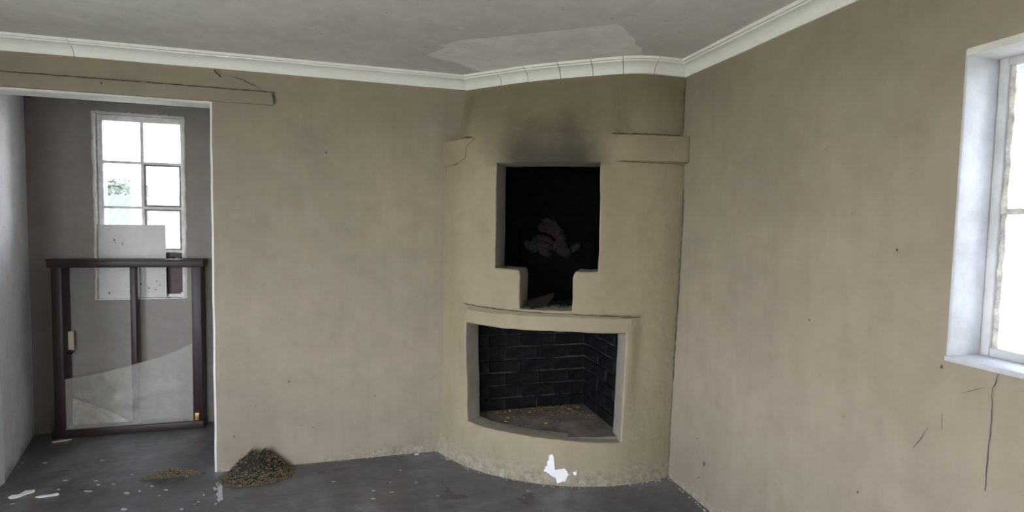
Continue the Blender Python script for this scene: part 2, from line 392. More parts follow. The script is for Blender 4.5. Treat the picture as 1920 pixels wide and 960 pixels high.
# ------------------------------------------------------------------ fireplace
A0, A1 = 202.0, 282.95
uof = lambda deg: (deg-A0)/(A1-A0)
TOP = [(0, .652, YB), (.22, .80, 3.375), (.443, 1.001, 3.174), (.634, 1.262, 2.97), (.84, 1.52, 2.809), (1, XR, 2.793)]
def top_at(u):
    for (a, x0, y0), (b, x1, y1) in zip(TOP, TOP[1:]):
        if u <= b: break
    i = TOP.index((a, x0, y0)); t = (u-a)/(b-a)
    p0 = TOP[max(0, i-1)]; p3 = TOP[min(len(TOP)-1, i+2)]
    def cr_(q0, q1, q2, q3): return .5*((2*q1)+(-q0+q2)*t+(2*q0-5*q1+4*q2-q3)*t*t+(-q0+3*q1-3*q2+q3)*t**3)
    g = lambda k: cr_(*( (p0[k] if i else 2*(x0 if k == 1 else y0)-(x1 if k == 1 else y1)), x0 if k == 1 else y0, x1 if k == 1 else y1, (p3[k] if i+2 < len(TOP) else 2*(x1 if k == 1 else y1)-(x0 if k == 1 else y0))))
    return Vector((g(1), g(2)))
def front(u, z, extra=0.0):
    a = math.radians(A0+(A1-A0)*u); dirv = Vector((math.cos(a), math.sin(a)))
    ends = (1-smooth(.08, .21, u))+smooth(.70, .80, u)
    r = FR-.034*(1-smooth(0, .16, u))*smooth(.0, .25, z)
    if z < 1.03:                                                            # lintel strip over the lower opening
        r += .030*smooth(.13, .2, u)*(1-smooth(.80, .86, u))*(.15+.85*smooth(.3, .9, z))*(1-smooth(1.000, 1.018, z))
    r += .058*smooth(0, 1.9, z)*smooth(.75, 1, u)
    if 1.89 < z: r += (.022*ends+.024*smooth(.9, 1, u))*smooth(1.893, 1.903, z)*(1-smooth(2.046, 2.062, z))
    step = smooth(2.046, 2.062, z)
    r -= step*(.075*(1-smooth(.02, .2, u))+.035*smooth(.70, .80, u))
    P = Vector((FCX, FCY))+dirv*r
    t = min(1, max(0, (z-2.055)/(2.40-2.055))); P = P.lerp(top_at(u), t*(.65+.35*t))
    P += dirv*(.005*wob(P.x, P.y, z, 2.6)+.002*wob(P.x, P.y, z, 9)+extra)
    return P, dirv
def m_front(u, v, d):
    if abs(u-NH[1]) < 1e-6 and abs(v-UH[2]) < 1e-6: u += .007; v -= .013
    if abs(u-NH[0]) < 1e-6 and abs(v-UH[2]) < 1e-6: u -= .004; v -= .007
    z = v-.016*(u-.19)/.6*2*math.exp(-((v-.28)/.05)**2)+.012*math.exp(-((v-.28)/.05)**2)
    if v > .02 and v < 2.0:
        z += .006*wob(u*5, v*3, 1, 1.5)+.003*wob(u*20, v*12, 4, 1.2)
        u2 = u+.004*wob(u*5, v*3, 7, 1.5)+.0015*wob(u*18, v*14, 9, 1.2) if .02 < u < .98 else u
    else: u2 = u
    P, n = front(u2, z)
    k = smooth(.93, 1.02, v); n = n.lerp(Vector((-.50, -.866)), k); P = P-n*d*(1+.75*k)
    return (min(P.x, XR+.003), min(P.y, YB+.003), z)
UH = (uof(226.8), uof(257.6), 1.265, 1.885); NH = (uof(235.0), uof(250.4), 1.033, 1.2651); LH = (uof(217.3), uof(265.9), .28, .915)
fire = tag(empty('corner_fireplace', (1.25, 3.05, 0)), 'curved plastered corner fireplace with two black openings', 'fireplace')
us = lines(0, 1, .0125, (UH[0], UH[1], NH[0], NH[1], LH[0], LH[1]))
vs = lines(0, ZC, .04, (LH[2], LH[3], 1.0, 1.018, NH[2], UH[2], UH[3], 1.893, 1.903, 2.046, 2.062, 2.40))
breast = sheet('chimney_breast', us, vs, [UH, (NH[0], NH[1], NH[2], UH[2]+.001), LH], m_front, .12, ('breast', 'reveal', 'soot'), fire, bevel=.009)
# inside of the lower firebox: hearth, brick courses in front of a mortar bed
HZ = .272
def arcpts(r, z, a0=207, a1=279, k=14): return [(FCX+r*math.cos(math.radians(a0+(a1-a0)*i/k)), FCY+r*math.sin(math.radians(a0+(a1-a0)*i/k)), z) for i in range(k+1)]
bm = bmesh.new(); prism(bm, arcpts(1.09, .02)+[(XR-.01, YB-.003, .02), (.66, YB-.003, .02)], (0, 0, HZ-.02)); frombm('hearth', bm, 'hearth', fire)
bm = bmesh.new(); prism(bm, arcpts(1.06, .955)+[(XR-.01, YB-.003, .955), (.68, YB-.003, .955)], (0, 0, .075)); frombm('firebox_shelf', bm, 'soot', fire)
bm = bmesh.new(); addbox(bm, (.56, 3.462, HZ-.01), (1.53, YB-.002, .96)); addbox(bm, (1.512, 2.90, HZ-.01), (XR-.005, YB-.003, .96))
mb = frombm('mortar_bed', bm, 'mortar', fire)
brick_me = []
for k in range(8):
    bm = bmesh.new(); addbox(bm, (0, 0, 0), (.222, .03, .074), .004, 1)
    for v in bm.verts: v.co += Vector([random.uniform(-.0025, .0025) for _ in range(3)])
    me = bpy.data.meshes.new('brick'); bmesh.ops.recalc_face_normals(bm, faces=bm.faces); bm.to_mesh(me); bm.free(); me.materials.append(M['brick']); brick_me.append(me)
def brick(loc, rz, sx=1.0, parent=None):
    o = bpy.data.objects.new('brick', random.choice(brick_me)); COL.objects.link(o)
    o.parent = parent or fire; o.matrix_parent_inverse = (parent or fire).matrix_basis.inverted()
    o.location = loc; o.rotation_euler = (random.uniform(-.01, .01), random.uniform(-.008, .008), rz); o.scale = (sx, 1, 1)
for c in range(8):
    z = HZ+.004+c*.0865
    x = 1.505-(0 if c % 2 else .115)
    if c % 2 == 0: brick((1.395, 3.452+random.uniform(-.002, .002), z), 0, .49)
    xe = 1.505 if c % 2 else 1.388
    while xe > .60:
        w = min(1, (xe-.58)/.222)
        if w > .2: brick((xe-.222*w, 3.452+random.uniform(-.002, .003), z), 0, w)
        xe -= .233
    ye = 3.445
    first = True
    while ye > 2.98:
        w = .49 if first and c % 2 else 1.0; first = False
        w = min(w, (ye-2.95)/.222)
        if w > .2: brick((1.502+random.uniform(-.002, .002), ye, z), -math.pi/2, w)
        ye -= .222*w+.011
# upper firebox: sooty lining, a scorched broken patch of brickwork, ash and a clay shard
bm = bmesh.new(); addbox(bm, (.80, YB-.03, 1.03), (XR-.01, YB-.004, 2.3)); addbox(bm, (XR-.04, 2.95, 1.03), (XR-.005, YB-.01, 2.3))
frombm('flue_lining', bm, 'soot', fire)
pt = Vector((1.33, 3.44, 1.0)); bm = bmesh.new()
frombm('flue_slope', (lambda b: (prism(b, [(1.02, 3.495, 1.03), (1.02, 3.30, 1.03), (1.02, 3.42, 1.42), (1.02, 3.495, 1.5)], (.52, 0, 0)), b)[1])(bm), 'soot', fire)
rng = random.Random(21)
for i in range(30):
    t = rng.random(); x = 1.23+rng.uniform(-1, 1)*.2*(1-t); z = 1.35+.20*t
    bm = bmesh.new(); bmesh.ops.create_icosphere(bm, subdivisions=2, radius=rng.uniform(.025, .045))
    for v in bm.verts: v.co = Vector((v.co.x*1.35, v.co.y*.7, v.co.z*.8)); v.co *= 1+.55*noise.noise(v.co*24+Vector((i*3.1, 0, 0)))
    o = frombm('brick_rubble', bm, 'red_brick' if abs(x-1.24) < .12 and rng.random() < .75 else 'shard_dark', fire, 45); o.location = (x, 3.395+.4*(z-1.35), z); o.rotation_euler = (0, rng.uniform(-.8, .8), 0)
sh = ony(1012, 556, 3.16); bm = bmesh.new()
for i in range(13):
    for k in range(2): pass
g = [[None]*2 for _ in range(15)]
grid = [[bm.verts.new((-.09+.18*i/14, -.035*math.cos(.9*(j/5-.5))+(j/5-.5)*.10*(1-.75*(i/14)**2), .035*math.sin(math.pi*j/5)*(1-.5*i/14)+.03*(i/14)**2)) for j in range(6)] for i in range(15)]
for i in range(14):
    for j in range(5): bm.faces.new((grid[i][j], grid[i+1][j], grid[i+1][j+1], grid[i][j+1]))
bmesh.ops.solidify(bm, geom=bm.faces[:], thickness=.012)
o = tag(frombm('clay_shard', bm, 'shard', None, 50), 'curved scorched clay shard lying in the upper firebox', 'shard'); o.location = (1.02, 3.13, 1.060); o.rotation_euler = (.35, -.10, .45); o.scale = (1.25, 1.25, 1.25)
bm = bmesh.new()
for i in range(150):
    a = math.radians(random.uniform(229, 258)); r = random.uniform(.66, 1.03); p = Vector((FCX+r*math.cos(a), FCY+r*math.sin(a), 1.032)); s = random.uniform(.004, .014)
    q = bmesh.ops.create_icosphere(bm, subdivisions=1, radius=s)
    for v in q['verts']: v.co = Vector((v.co.x, v.co.y, v.co.z*.7))*random.uniform(.8, 1.2)+p
tag(frombm('ash_crumbs', bm, 'ash'), 'dark ash crumbs scattered in the upper firebox', 'ash', kind='stuff')
# dry leaves along the back of the hearth
bm = bmesh.new()
for i in range(320):
    x = random.uniform(.85, 1.47); y = 3.43-abs(random.gauss(0, .05))-(.12*abs(random.gauss(0, 1)) if random.random() < .3 else 0)
    if x > 1.38 and random.random() < .6: y = random.uniform(3.05, 3.42)
    R = Matrix.Rotation(random.uniform(0, 6.3), 3, 'Z')@Matrix.Rotation(random.uniform(-.6, .6), 3, 'X'); l = random.uniform(.006, .022); w = l*random.uniform(.2, .5)
    P = [R@Vector(q)+Vector((x, y, HZ+.004+random.random()*.01)) for q in ((-l, 0, 0), (0, -w, .002), (l, 0, .003), (0, w, .002))]
    bm.faces.new([bm.verts.new(q) for q in P])
tag(frombm('dry_leaf_litter', bm, 'leaf'), 'dry brown leaf litter along the brick back of the hearth', 'leaf litter', kind='stuff')

# curved cornice over the fireplace, in short cut lengths
def tnorm(u):
    e = .01; d = (top_at(min(1, u+e))-top_at(max(0, u-e))).normalized(); return (d.y, -d.x)
cuts = [0, .275, .42, .545, .66, .775, .885, 1.0]; t3 = None
for a, b in zip(cuts, cuts[1:]):
    k = 8; uu = [a+.0012+(b-a-.0024)*i/k for i in range(k+1)]
    P = [top_at(u)-Vector(tnorm(u))*.004 for u in uu]; n0 = [tnorm(u) for u in uu]
    if t3 is None: t3 = cornice('trim_3', P, n0); tag(t3, 'curved white cornice pieced together over the corner fireplace', 'cornice', kind='structure')
    else: cornice('cornice_length', P, n0, t3)

# marks on the fireplace
def fp(u, z, e=.0025):
    P, n = front(u, z, e); return Vector((P.x, P.y, z))
def fdec(name, px, mat, t=.0025):
    pts = [oncyl(x, y) for x, y in px]; c = sum(pts, Vector())/len(pts); bm = bmesh.new(); top_ = []; 
    def lift(p, e):
        a = math.atan2(p.y-FCY, p.x-FCX) % (2*math.pi); u = (math.degrees(a)-A0)/(A1-A0); P, n = front(u, p.z, e); return (P.x, P.y, p.z)
    ring = []
    for p, q in zip(pts, pts[1:]+pts[:1]):
        for i in range(5):
            s = p.lerp(q, i/5); ring.append(s+Vector((random.uniform(-.005, .005), random.uniform(-.003, .003), random.uniform(-.005, .005))))
    fine = [bm.verts.new(lift(p, t)) for p in ring]; back = [bm.verts.new(lift(p, -.006)) for p in ring]; cc = bm.verts.new(lift(c, t+.001))
    for i in range(len(ring)):
        j = (i+1) % len(ring); bm.faces.new((fine[i], fine[j], cc)); bm.faces.new((fine[i], back[i], back[j], fine[j]))
    return frombm(name, bm, mat, fire)
fdec('bare_patch', [(1030, 853), (1036, 851), (1039, 866), (1034, 877), (1046, 882), (1058, 877), (1067, 888), (1060, 901), (1046, 905), (1041, 894), (1028, 887), (1019, 881), (1026, 872)], 'white_plaster')
fdec('bare_patch', [(1074, 885), (1080, 882), (1082, 887), (1077, 890)], 'white_plaster')
nav = lambda u: (math.cos(math.radians(A0+(A1-A0)*u)), math.sin(math.radians(A0+(A1-A0)*u)), 0)
def fline(uzs, w=.005, e=.004):
    P = []
    for (u_, z_), (u2_, z2_) in zip(uzs, uzs[1:]):
        for i in range(6): P.append(fp(u_+(u2_-u_)*i/6, z_+(z2_-z_)*i/6, e))
    P.append(fp(*uzs[-1], e)); return crack('crack', P, nav((uzs[0][0]+uzs[-1][0])/2), fire, w, jit=.0015)  # also draws the plain dark strips along the band's edges
fline([(.155, 1.032), (.3, 1.022), (.5, 1.016), (.7, 1.012), (.845, 1.004)], .010)
fline([(.03, 2.052), (.12, 2.062), (.2, 2.05)], .012); fline([(.72, 2.050), (.86, 2.056), (.975, 2.056)], .010)  # dark strips along the band's top edge
fline([(.21, 2.05), (.17, 2.0), (.165, 1.93), (.13, 1.90), (.05, 1.895)], .003)
fline([(.73, 1.897), (.86, 1.894), (.97, 1.894)], .004)  # thin dark strip along the band's lower edge
# open joint between fireplace and window wall
def edge_pt(z):
    P, n = front(.995, z); return Vector((XR-.004, P.y-.008, z))
ne = Vector((-.7, -.7, 0))
crack('crack', [edge_pt(z) for z in (2.39, 2.3, 2.2, 2.07)], ne, fire, .010, jit=.002)
crack('crack', [edge_pt(z) for z in (1.75, 1.6, 1.4, 1.25, 1.1, 1.0, .85, .7, .6)], ne, fire, .009, jit=.002)
crack('crack', [edge_pt(z) for z in (.6, .4, .25, .1)], ne, fire, .004, jit=.002)

# ------------------------------------------------------------------ window in the right wall (window_1)
w1 = tag(empty('window_1', (XR+.14, (WRY0+WRY1)/2, WRZ0)), 'deep window with flaking bluish white frame and hazy panes', 'window', kind='structure')
GX = XR+.135
def bar(name, a, b, mat, parent, bevel=.004): return box(name, a, b, mat, parent, bevel)
y0, y1, z0, z1 = WRY0+.002, WRY1-.002, WRZ0+.002, WRZ1-.002
bar('frame_jamb', (GX, y1-.028, z0), (GX+.05, y1, z1), 'window_grey', w1); bar('frame_jamb', (GX, y0, z0), (GX+.05, y0+.028, z1), 'window_grey', w1)
bar('frame_head', (GX, y0+.028, z1-.032), (GX+.05, y1-.028, z1), 'window_grey', w1); bar('frame_sill', (GX, y0+.028, z0), (GX+.05, y1-.028, z0+.03), 'window_grey', w1)
ym = (y0+y1)/2; bar('mullion', (GX+.006, ym-.018, z0+.03), (GX+.044, ym+.018, z1-.032), 'window_grey', w1)
for (a, b) in ((y0+.028, ym-.018), (ym+.018, y1-.028)):
    zt = onx(1865, 397, GX).z
    bar('glazing_bar', (GX+.008, a, zt-.009), (GX+.036, b, zt+.009), 'putty', w1, .003)
    for (c, d) in ((z0+.03, zt-.009), (zt+.009, z1-.032)):
        bar('pane', (GX+.022, a, c), (GX+.025, b, d), 'hazy_pane', w1, 0)
        for s in (a, b-.014):   # thick hand-laid putty beads
            bm = bmesh.new(); n_ = 16; pts = [(GX+.016, s+.007+random.uniform(-.002, .002), c+(d-c)*i/n_) for i in range(n_+1)]; tube(bm, pts, [random.uniform(.006, .011) for _ in pts], 6); frombm('putty_bead', bm, 'window_white' if s == a else 'putty', w1, 60)
box('window_board', (XR-.006, y0-.006, WRZ0-.012), (GX, y1+.008, WRZ0+.006), 'window_grey', w1, .004)
box('reveal_lining', (XR-.002, y1-.004, WRZ0), (GX, y1+.006, WRZ1+.01), 'window_grey', w1, .004)
box('head_lining', (XR-.003, y0, WRZ1-.012), (GX, y1+.003, WRZ1+.012), 'trim_edge', w1, .004)

# cracks and nicks on the window wall
NR = (-1, 0, 0)
fr_ = lambda x, y: onx(x, y)+Vector((-.006, 0, 0))
crack('crack', [fr_(1876, 701), fr_(1870, 716), fr_(1864, 728)], NR, wall_right, .003)
crack('crack', [fr_(1864, 728), fr_(1861, 800), fr_(1853, 870), fr_(1850, 920)], NR, wall_right, .002, jit=.0015)
crack('crack', [fr_(1864, 727), fr_(1835, 729), fr_(1805, 737)], NR, wall_right, .002)
crack('crack', [fr_(1743, 802), fr_(1730, 820), fr_(1714, 840)], NR, wall_right, .002)
crack('crack', [fr_(1770, 775), fr_(1769, 805)], NR, wall_right, .0015)
def nick(p, nrm, r, parent, mat='crack', asp=1.0):
    nrm = Vector(nrm).normalized(); a = nrm.cross(Vector((0, 0, 1))).normalized() if abs(nrm.z) < .9 else Vector((1, 0, 0)); c = nrm.cross(a); k = 9
    pts = [p+(a*math.cos(6.283*i/k)*asp+c*math.sin(6.283*i/k))*r*random.uniform(.6, 1.2) for i in range(k)]
    return decal('nick', pts, nrm, mat, parent, .001)
for x, y, r in ((1322, 870, .014), (1312, 895, .007), (1610, 922, .005), (1310, 822, .003), (1684, 468, .005), (1550, 280, .003), (1450, 180, .003), (1520, 600, .004), (1365, 605, .003), (1768, 688, .006), (1457, 907, .003), (1585, 780, .003), (1600, 400, .003)):
    nick(fr_(x, y), NR, r, wall_right, asp=.6)
for x, y, r in ((612, 286, .008), (542, 715, .008), (703, 741, .006), (440, 818, .007), (528, 598, .004), (470, 560, .003), (650, 430, .003), (588, 800, .005), (760, 640, .004), (690, 560, .003), (480, 760, .003), (640, 705, .003), (740, 350, .003), (800, 250, .003), (505, 230, .003), (192, 157, .008)):
    nick(ony(x, y)+Vector((0, -.0075 if y > 200 else -.014, 0)), NB, r, wall_back, asp=.6)
for x, y, r in ((560, 800, .006), (665, 790, .005), (565, 862, .012), (700, 848, .012), (712, 845, .016), (690, 853, .01), (750, 846, .012), (790, 838, .012), (800, 826, .01), (806, 812, .012)):
    nick(ony(x, y)+Vector((0, -.0075, 0)), NB, r, wall_back, 'crumb', .8)

# ceiling: a paler unpainted patch with brushed edges, in front of the fireplace
pp = [(800, 103), (838, 88), (825, 86), (862, 76), (960, 67), (1060, 56), (1162, 45), (1178, 62), (1192, 75), (1190, 82), (1204, 90), (1202, 98), (1210, 108), (1180, 112), (1080, 116), (980, 128), (925, 137), (900, 134), (858, 118), (830, 112)]
decal('bare_patch', [onz(x, y, ZC)+Vector((0, 0, -.0011)) for x, y in pp], (0, 0, 1), 'ceiling_patch', ceiling, .0006)
nick(onz(865, 52, ZC)+Vector((0, 0, -.002)), (0, 0, -1), .010, ceiling, 'white_plaster', 1.6)
nick(onz(1197, 26, ZC)+Vector((0, 0, -.002)), (0, 0, -1), .006, ceiling, 'white_plaster', 1.6)

# ------------------------------------------------------------------ alcove window (window_2)
w2 = tag(empty('window_2', ((AWX0+AWX1)/2, YA+.06, AWZ0)), 'narrow alcove window of small panes in a flaking white frame', 'window', kind='structure')
FY = YA+.045
x0, x1, z0, z1 = AWX0+.003, AWX1-.003, AWZ0+.003, AWZ1-.003
bar('frame_jamb', (x0, FY, z0), (x0+.032, FY+.05, z1), 'window_white', w2); bar('frame_jamb', (x1-.032, FY, z0), (x1, FY+.05, z1), 'window_white', w2)
bar('frame_head', (x0+.032, FY, z1-.04), (x1-.032, FY+.05, z1), 'window_white', w2); bar('frame_sill', (x0+.032, FY, z0), (x1-.032, FY+.05, z0+.025), 'window_white', w2)
XM = -1.531; rows = [z0+.025, 1.284, 1.600, 1.922, z1-.04]
bar('mullion', (XM-.010, FY+.004, z0+.025), (XM+.010, FY+.044, z1-.04), 'window_white', w2, .003)
for i, z in enumerate(rows[1:-1]):
    bar('glazing_bar', (x0+.032, FY+.006, z-.009), (XM-.010, FY+.04, z+.009), 'window_white', w2, .003)
    bar('glazing_bar', (XM+.010, FY+.006, z-.009), (x1-.032, FY+.04, z+.009), 'window_white', w2, .003)
for i in range(4):
    a, b = rows[i]+(.009 if i else 0), rows[i+1]-(.009 if i < 3 else 0)
    for j, (p, q) in enumerate(((x0+.032, XM-.01), (XM+.01, x1-.032))):
        if i == 0 and j == 1: box('panel', (p, FY+.018, a), (q, FY+.026, b), 'maroon', w2, 0); continue
        box('pane', (p, FY+.020, a), (q, FY+.023, b), 'pane', w2, 0)
        if j == 1 and i in (1, 2):   # rusty edge strips of the opening light
            t = .012
            for A, B in (((p, a), (q, a+t)), ((p, b-t), (q, b)), ((p, a+t), (p+t, b-t)), ((q-t, a+t), (q, b-t))):
                bm = bmesh.new(); addbox(bm, (A[0], FY+.008, A[1]), (B[0], FY+.019, B[1]))
                frombm('casement_strip', bm, 'rust_frame', w2)
# ragged raised paint rim around the opening
for (A, B) in (((AWX0-.004, AWZ0), (AWX0-.004, AWZ1+.004)), ((AWX0-.004, AWZ1+.004), (AWX1+.004, AWZ1+.004)), ((AWX1+.004, AWZ1+.004), (AWX1+.004, AWZ0))):
    n_ = 30; pts = [(A[0]+(B[0]-A[0])*i/n_+random.uniform(-.003, .003), YA+.002, A[1]+(B[1]-A[1])*i/n_+random.uniform(-.003, .003)) for i in range(n_+1)]
    bm = bmesh.new(); tube(bm, pts, [random.uniform(.006, .011) for _ in pts], 6); frombm('plaster_rim', bm, 'trim_edge', w2, 60)
box('window_board', (AWX0+.001, YA-.004, AWZ0-.004), (AWX1-.001, FY, AWZ0+.004), 'window_white', w2, .002)
# white board propped on the sill in front of the panes
bm = bmesh.new(); addbox(bm, (-.212, -.006, 0), (.212, .006, .53), .002)
wb = tag(frombm('white_board', bm, 'board', None, 40), 'white board propped on the alcove window sill covering lower panes', 'board')
wb.location = (-1.592, FY-.022, AWZ0+.0045); wb.rotation_euler = (-.012, -.008, 0)
for x, z, r in ((-.11, .42, .006), (-.105, .40, .004), (-.06, .39, .004), (-.06, .40, .003), (.05, .1, .005), (.1, .07, .006), (.14, .06, .005), (-.02, .05, .005), (-.15, .04, .006), (.15, .12, .004), (.17, .09, .004)):
    k = 8; bm = bmesh.new(); prism(bm, [(x+math.cos(6.283*i/k)*r*random.uniform(.4, 1), -.0062, z+math.sin(6.283*i/k)*r*random.uniform(.8, 1.8)) for i in range(k)], (0, -.0006, 0))
    o = frombm('stain_spot', bm, 'crack'); o.parent = wb
bm = bmesh.new(); addbox(bm, (-1.285, YA+.004, AWZ0+.0045), (-1.255, YA+.03, AWZ0+.045), .004)  # white block added as the sunlit spot on the sill
tag(frombm('sunlit_spot_block', bm, 'window_white', None, 40), 'added white block standing in for the sunlit spot on the alcove sill', 'block')

# ------------------------------------------------------------------ loose window frame standing in the alcove
lf = tag(empty('loose_window_frame', (-1.575, 4.318, 0.0), (math.radians(-.35), 0, 0)), 'dark brown wooden window frame with broken glass standing in the alcove', 'window frame')
def part(name, a, b, mat, bevel=.004, parent=None):
    bm = bmesh.new(); addbox(bm, a, b, bevel); bmesh.ops.recalc_face_normals(bm, faces=bm.faces)
    me = bpy.data.meshes.new(name); bm.to_mesh(me); bm.free()
    for p in me.polygons: p.use_smooth = True
    me.set_sharp_from_angle(angle=math.radians(40)); me.materials.append(M[mat]); o = bpy.data.objects.new(name, me); COL.objects.link(o); o.parent = parent or lf; return o
HW, HT, DP = .455, 1.235, .105
part('stile', (-HW, 0, .05), (-HW+.062, DP, HT-.05), 'dark_wood'); part('stile', (HW-.062, 0, .05), (HW, DP, HT-.05), 'dark_wood')
part('bottom_rail', (-HW-.012, -.006, 0), (HW+.006, DP, .055), 'dark_wood_h')
tr_ = part('top_rail', (-HW-.018, -.012, HT-.055), (HW+.018, DP, HT), 'dark_wood_h', .006)
part('rail_lip', (-HW-.022, -.016, HT-.012), (HW+.022, DP-.002, HT+.003), 'dark_wood_h', .004, tr_)
part('mullion', (-.002, .030, .055), (.034, .075, HT-.055), 'dark_wood')
# broken pane in the lower half
xs0, xs1 = -HW+.058, HW-.058
edge = [(0, .408), (.1, .418), (.22, .432), (.35, .455), (.5, .485), (.62, .512), (.73, .535), (.80, .556), (.86, .575), (.93, .600), (.97, .622), (1, .632)]
bm = bmesh.new(); prism(bm, [(xs0, .012, .05)]+[(xs0+(xs1-xs0)*t, .012, z) for t, z in edge]+[(xs1, .012, .05)], (0, .003, 0))
bmesh.ops.recalc_face_normals(bm, faces=bm.faces); me = bpy.data.meshes.new('broken_pane'); bm.to_mesh(me); bm.free(); me.materials.append(M['broken_pane']); o = bpy.data.objects.new('broken_pane', me); COL.objects.link(o); o.parent = lf; o['label'] = 'broken dusty glass pane with painted reflection haze and a slanting top edge'
o = part('hinge', (HW-.050, -.010, .062), (HW-.022, .001, .118), 'brass', .003); o['label'] = 'tarnished brass hinge'
bm = bmesh.new(); tube(bm, [(-HW+.06, .05, .585), (-HW+.085, .045, .578), (-HW+.10, .04, .590), (-HW+.105, .04, .598)], .007)
bmesh.ops.recalc_face_normals(bm, faces=bm.faces); me = bpy.data.meshes.new('latch_hook'); bm.to_mesh(me); bm.free(); me.materials.append(M['iron']); o = bpy.data.objects.new('latch_hook', me); COL.objects.link(o); o.parent = lf
bm = bmesh.new(); tube(bm, [(.235, .03, HT), (.24, .03, HT+.015), (.258, .03, HT+.02), (.275, .03, HT+.016), (.28, .03, HT+.002)], .005)
bmesh.ops.recalc_face_normals(bm, faces=bm.faces); me = bpy.data.meshes.new('staple'); bm.to_mesh(me); bm.free(); me.materials.append(M['iron']); o = bpy.data.objects.new('staple', me); COL.objects.link(o); o.parent = lf
part('repair_strip', (-HW+.062, .062, .60), (-HW+.095, .075, .73), 'pale_wood', .003)

# added pale sheet standing in for sunlight reflected in the broken glass
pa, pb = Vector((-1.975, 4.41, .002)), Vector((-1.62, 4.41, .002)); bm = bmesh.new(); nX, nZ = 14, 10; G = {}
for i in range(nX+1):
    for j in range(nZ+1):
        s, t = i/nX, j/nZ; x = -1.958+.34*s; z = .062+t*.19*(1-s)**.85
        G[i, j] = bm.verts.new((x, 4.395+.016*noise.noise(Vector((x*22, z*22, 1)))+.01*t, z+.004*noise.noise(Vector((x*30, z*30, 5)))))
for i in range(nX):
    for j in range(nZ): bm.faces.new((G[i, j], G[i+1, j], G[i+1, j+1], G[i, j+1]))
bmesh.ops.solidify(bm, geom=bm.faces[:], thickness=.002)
tag(frombm('sun_patch_sheet', bm, 'sun_patch'), 'added pale triangular sheet standing in for sunlight reflected in the broken glass', 'paper')

# ------------------------------------------------------------------ heaps of dung and chopped straw
def heap(name, label, c, rx, ry, h, peaks, nbits, seed):
    rng = random.Random(seed); bm = bmesh.new(); K, Q = 36, 14; ring = []
    def hz(x, y):
        z = 0
        for (px, py, ph, pw) in peaks: z = max(z, ph*max(0, 1-math.hypot((x-px)/pw, (y-py)/pw)))
        e = max(0, 1-math.hypot(x, y)); return h*z*min(1, e*6)+.010*noise.noise(Vector((x*5, y*5, seed)))*min(1, e*4)*(h/.1)
    pos = lambda x, y: Vector((c[0]+x*rx, min(c[1]+y*ry, YB-.009), max(0, hz(x, y))+.001))
    cc = bm.verts.new(pos(0, 0)); prev = None
    for q in range(1, Q+1):
        r = q/Q; cur = [bm.verts.new(pos(r*math.cos(6.283*k/K)*(1+.12*wob(math.cos(6.283*k/K), math.sin(6.283*k/K), seed, 2)*r), r*math.sin(6.283*k/K))) for k in range(K)]
        for k in range(K):
            if prev is None: bm.faces.new((cc, cur[k], cur[(k+1) % K]))
            else: bm.faces.new((prev[k], cur[k], cur[(k+1) % K], prev[(k+1) % K]))
        prev = cur
    root = tag(frombm(name, bm, 'dung', None, 80), label, 'heap')
    bm = bmesh.new()
    for i in range(nbits):
        a = rng.uniform(0, 6.283); r = rng.random()**.5*1.1; x, y = r*math.cos(a), r*math.sin(a)
        if rng.random() > .08+.95*r: continue
        p = pos(x, y)+Vector((0, 0, .003)); l = rng.uniform(.003, .011); w = rng.uniform(.0012, .0028)
        R = Matrix.Rotation(rng.uniform(0, 6.3), 3, 'Z')@Matrix.Rotation(rng.uniform(-.7, .7), 3, 'Y')
        v = [bm.verts.new(R@Vector(q)+p) for q in ((-l, -w, 0), (l, -w, 0), (l, w, 0), (-l, w, 0), (0, 0, w*1.6))]
        bm.faces.new((v[0], v[1], v[4])); bm.faces.new((v[1], v[2], v[4])); bm.faces.new((v[2], v[3], v[4])); bm.faces.new((v[3], v[0], v[4]))
    frombm('straw_bits', bm, 'straw', root)['kind'] = 'stuff'
    return root
heap('straw_heap', 'peaked heap of dark dung and chopped straw against the beige wall', (-.602, 3.425), .20, .125, .150, ((-.17, .42, .95, .74), (.17, .45, .92, .70), (0, .3, .80, .80), (0, .1, .38, 1.1)), 2600, 3)
heap('straw_heap', 'low scattered heap of chopped straw inside the alcove opening', (-1.075, 3.745), .155, .085, .05, ((-.05, .1, 1, 1.1), (.4, 0, .7, .9)), 2000, 5)

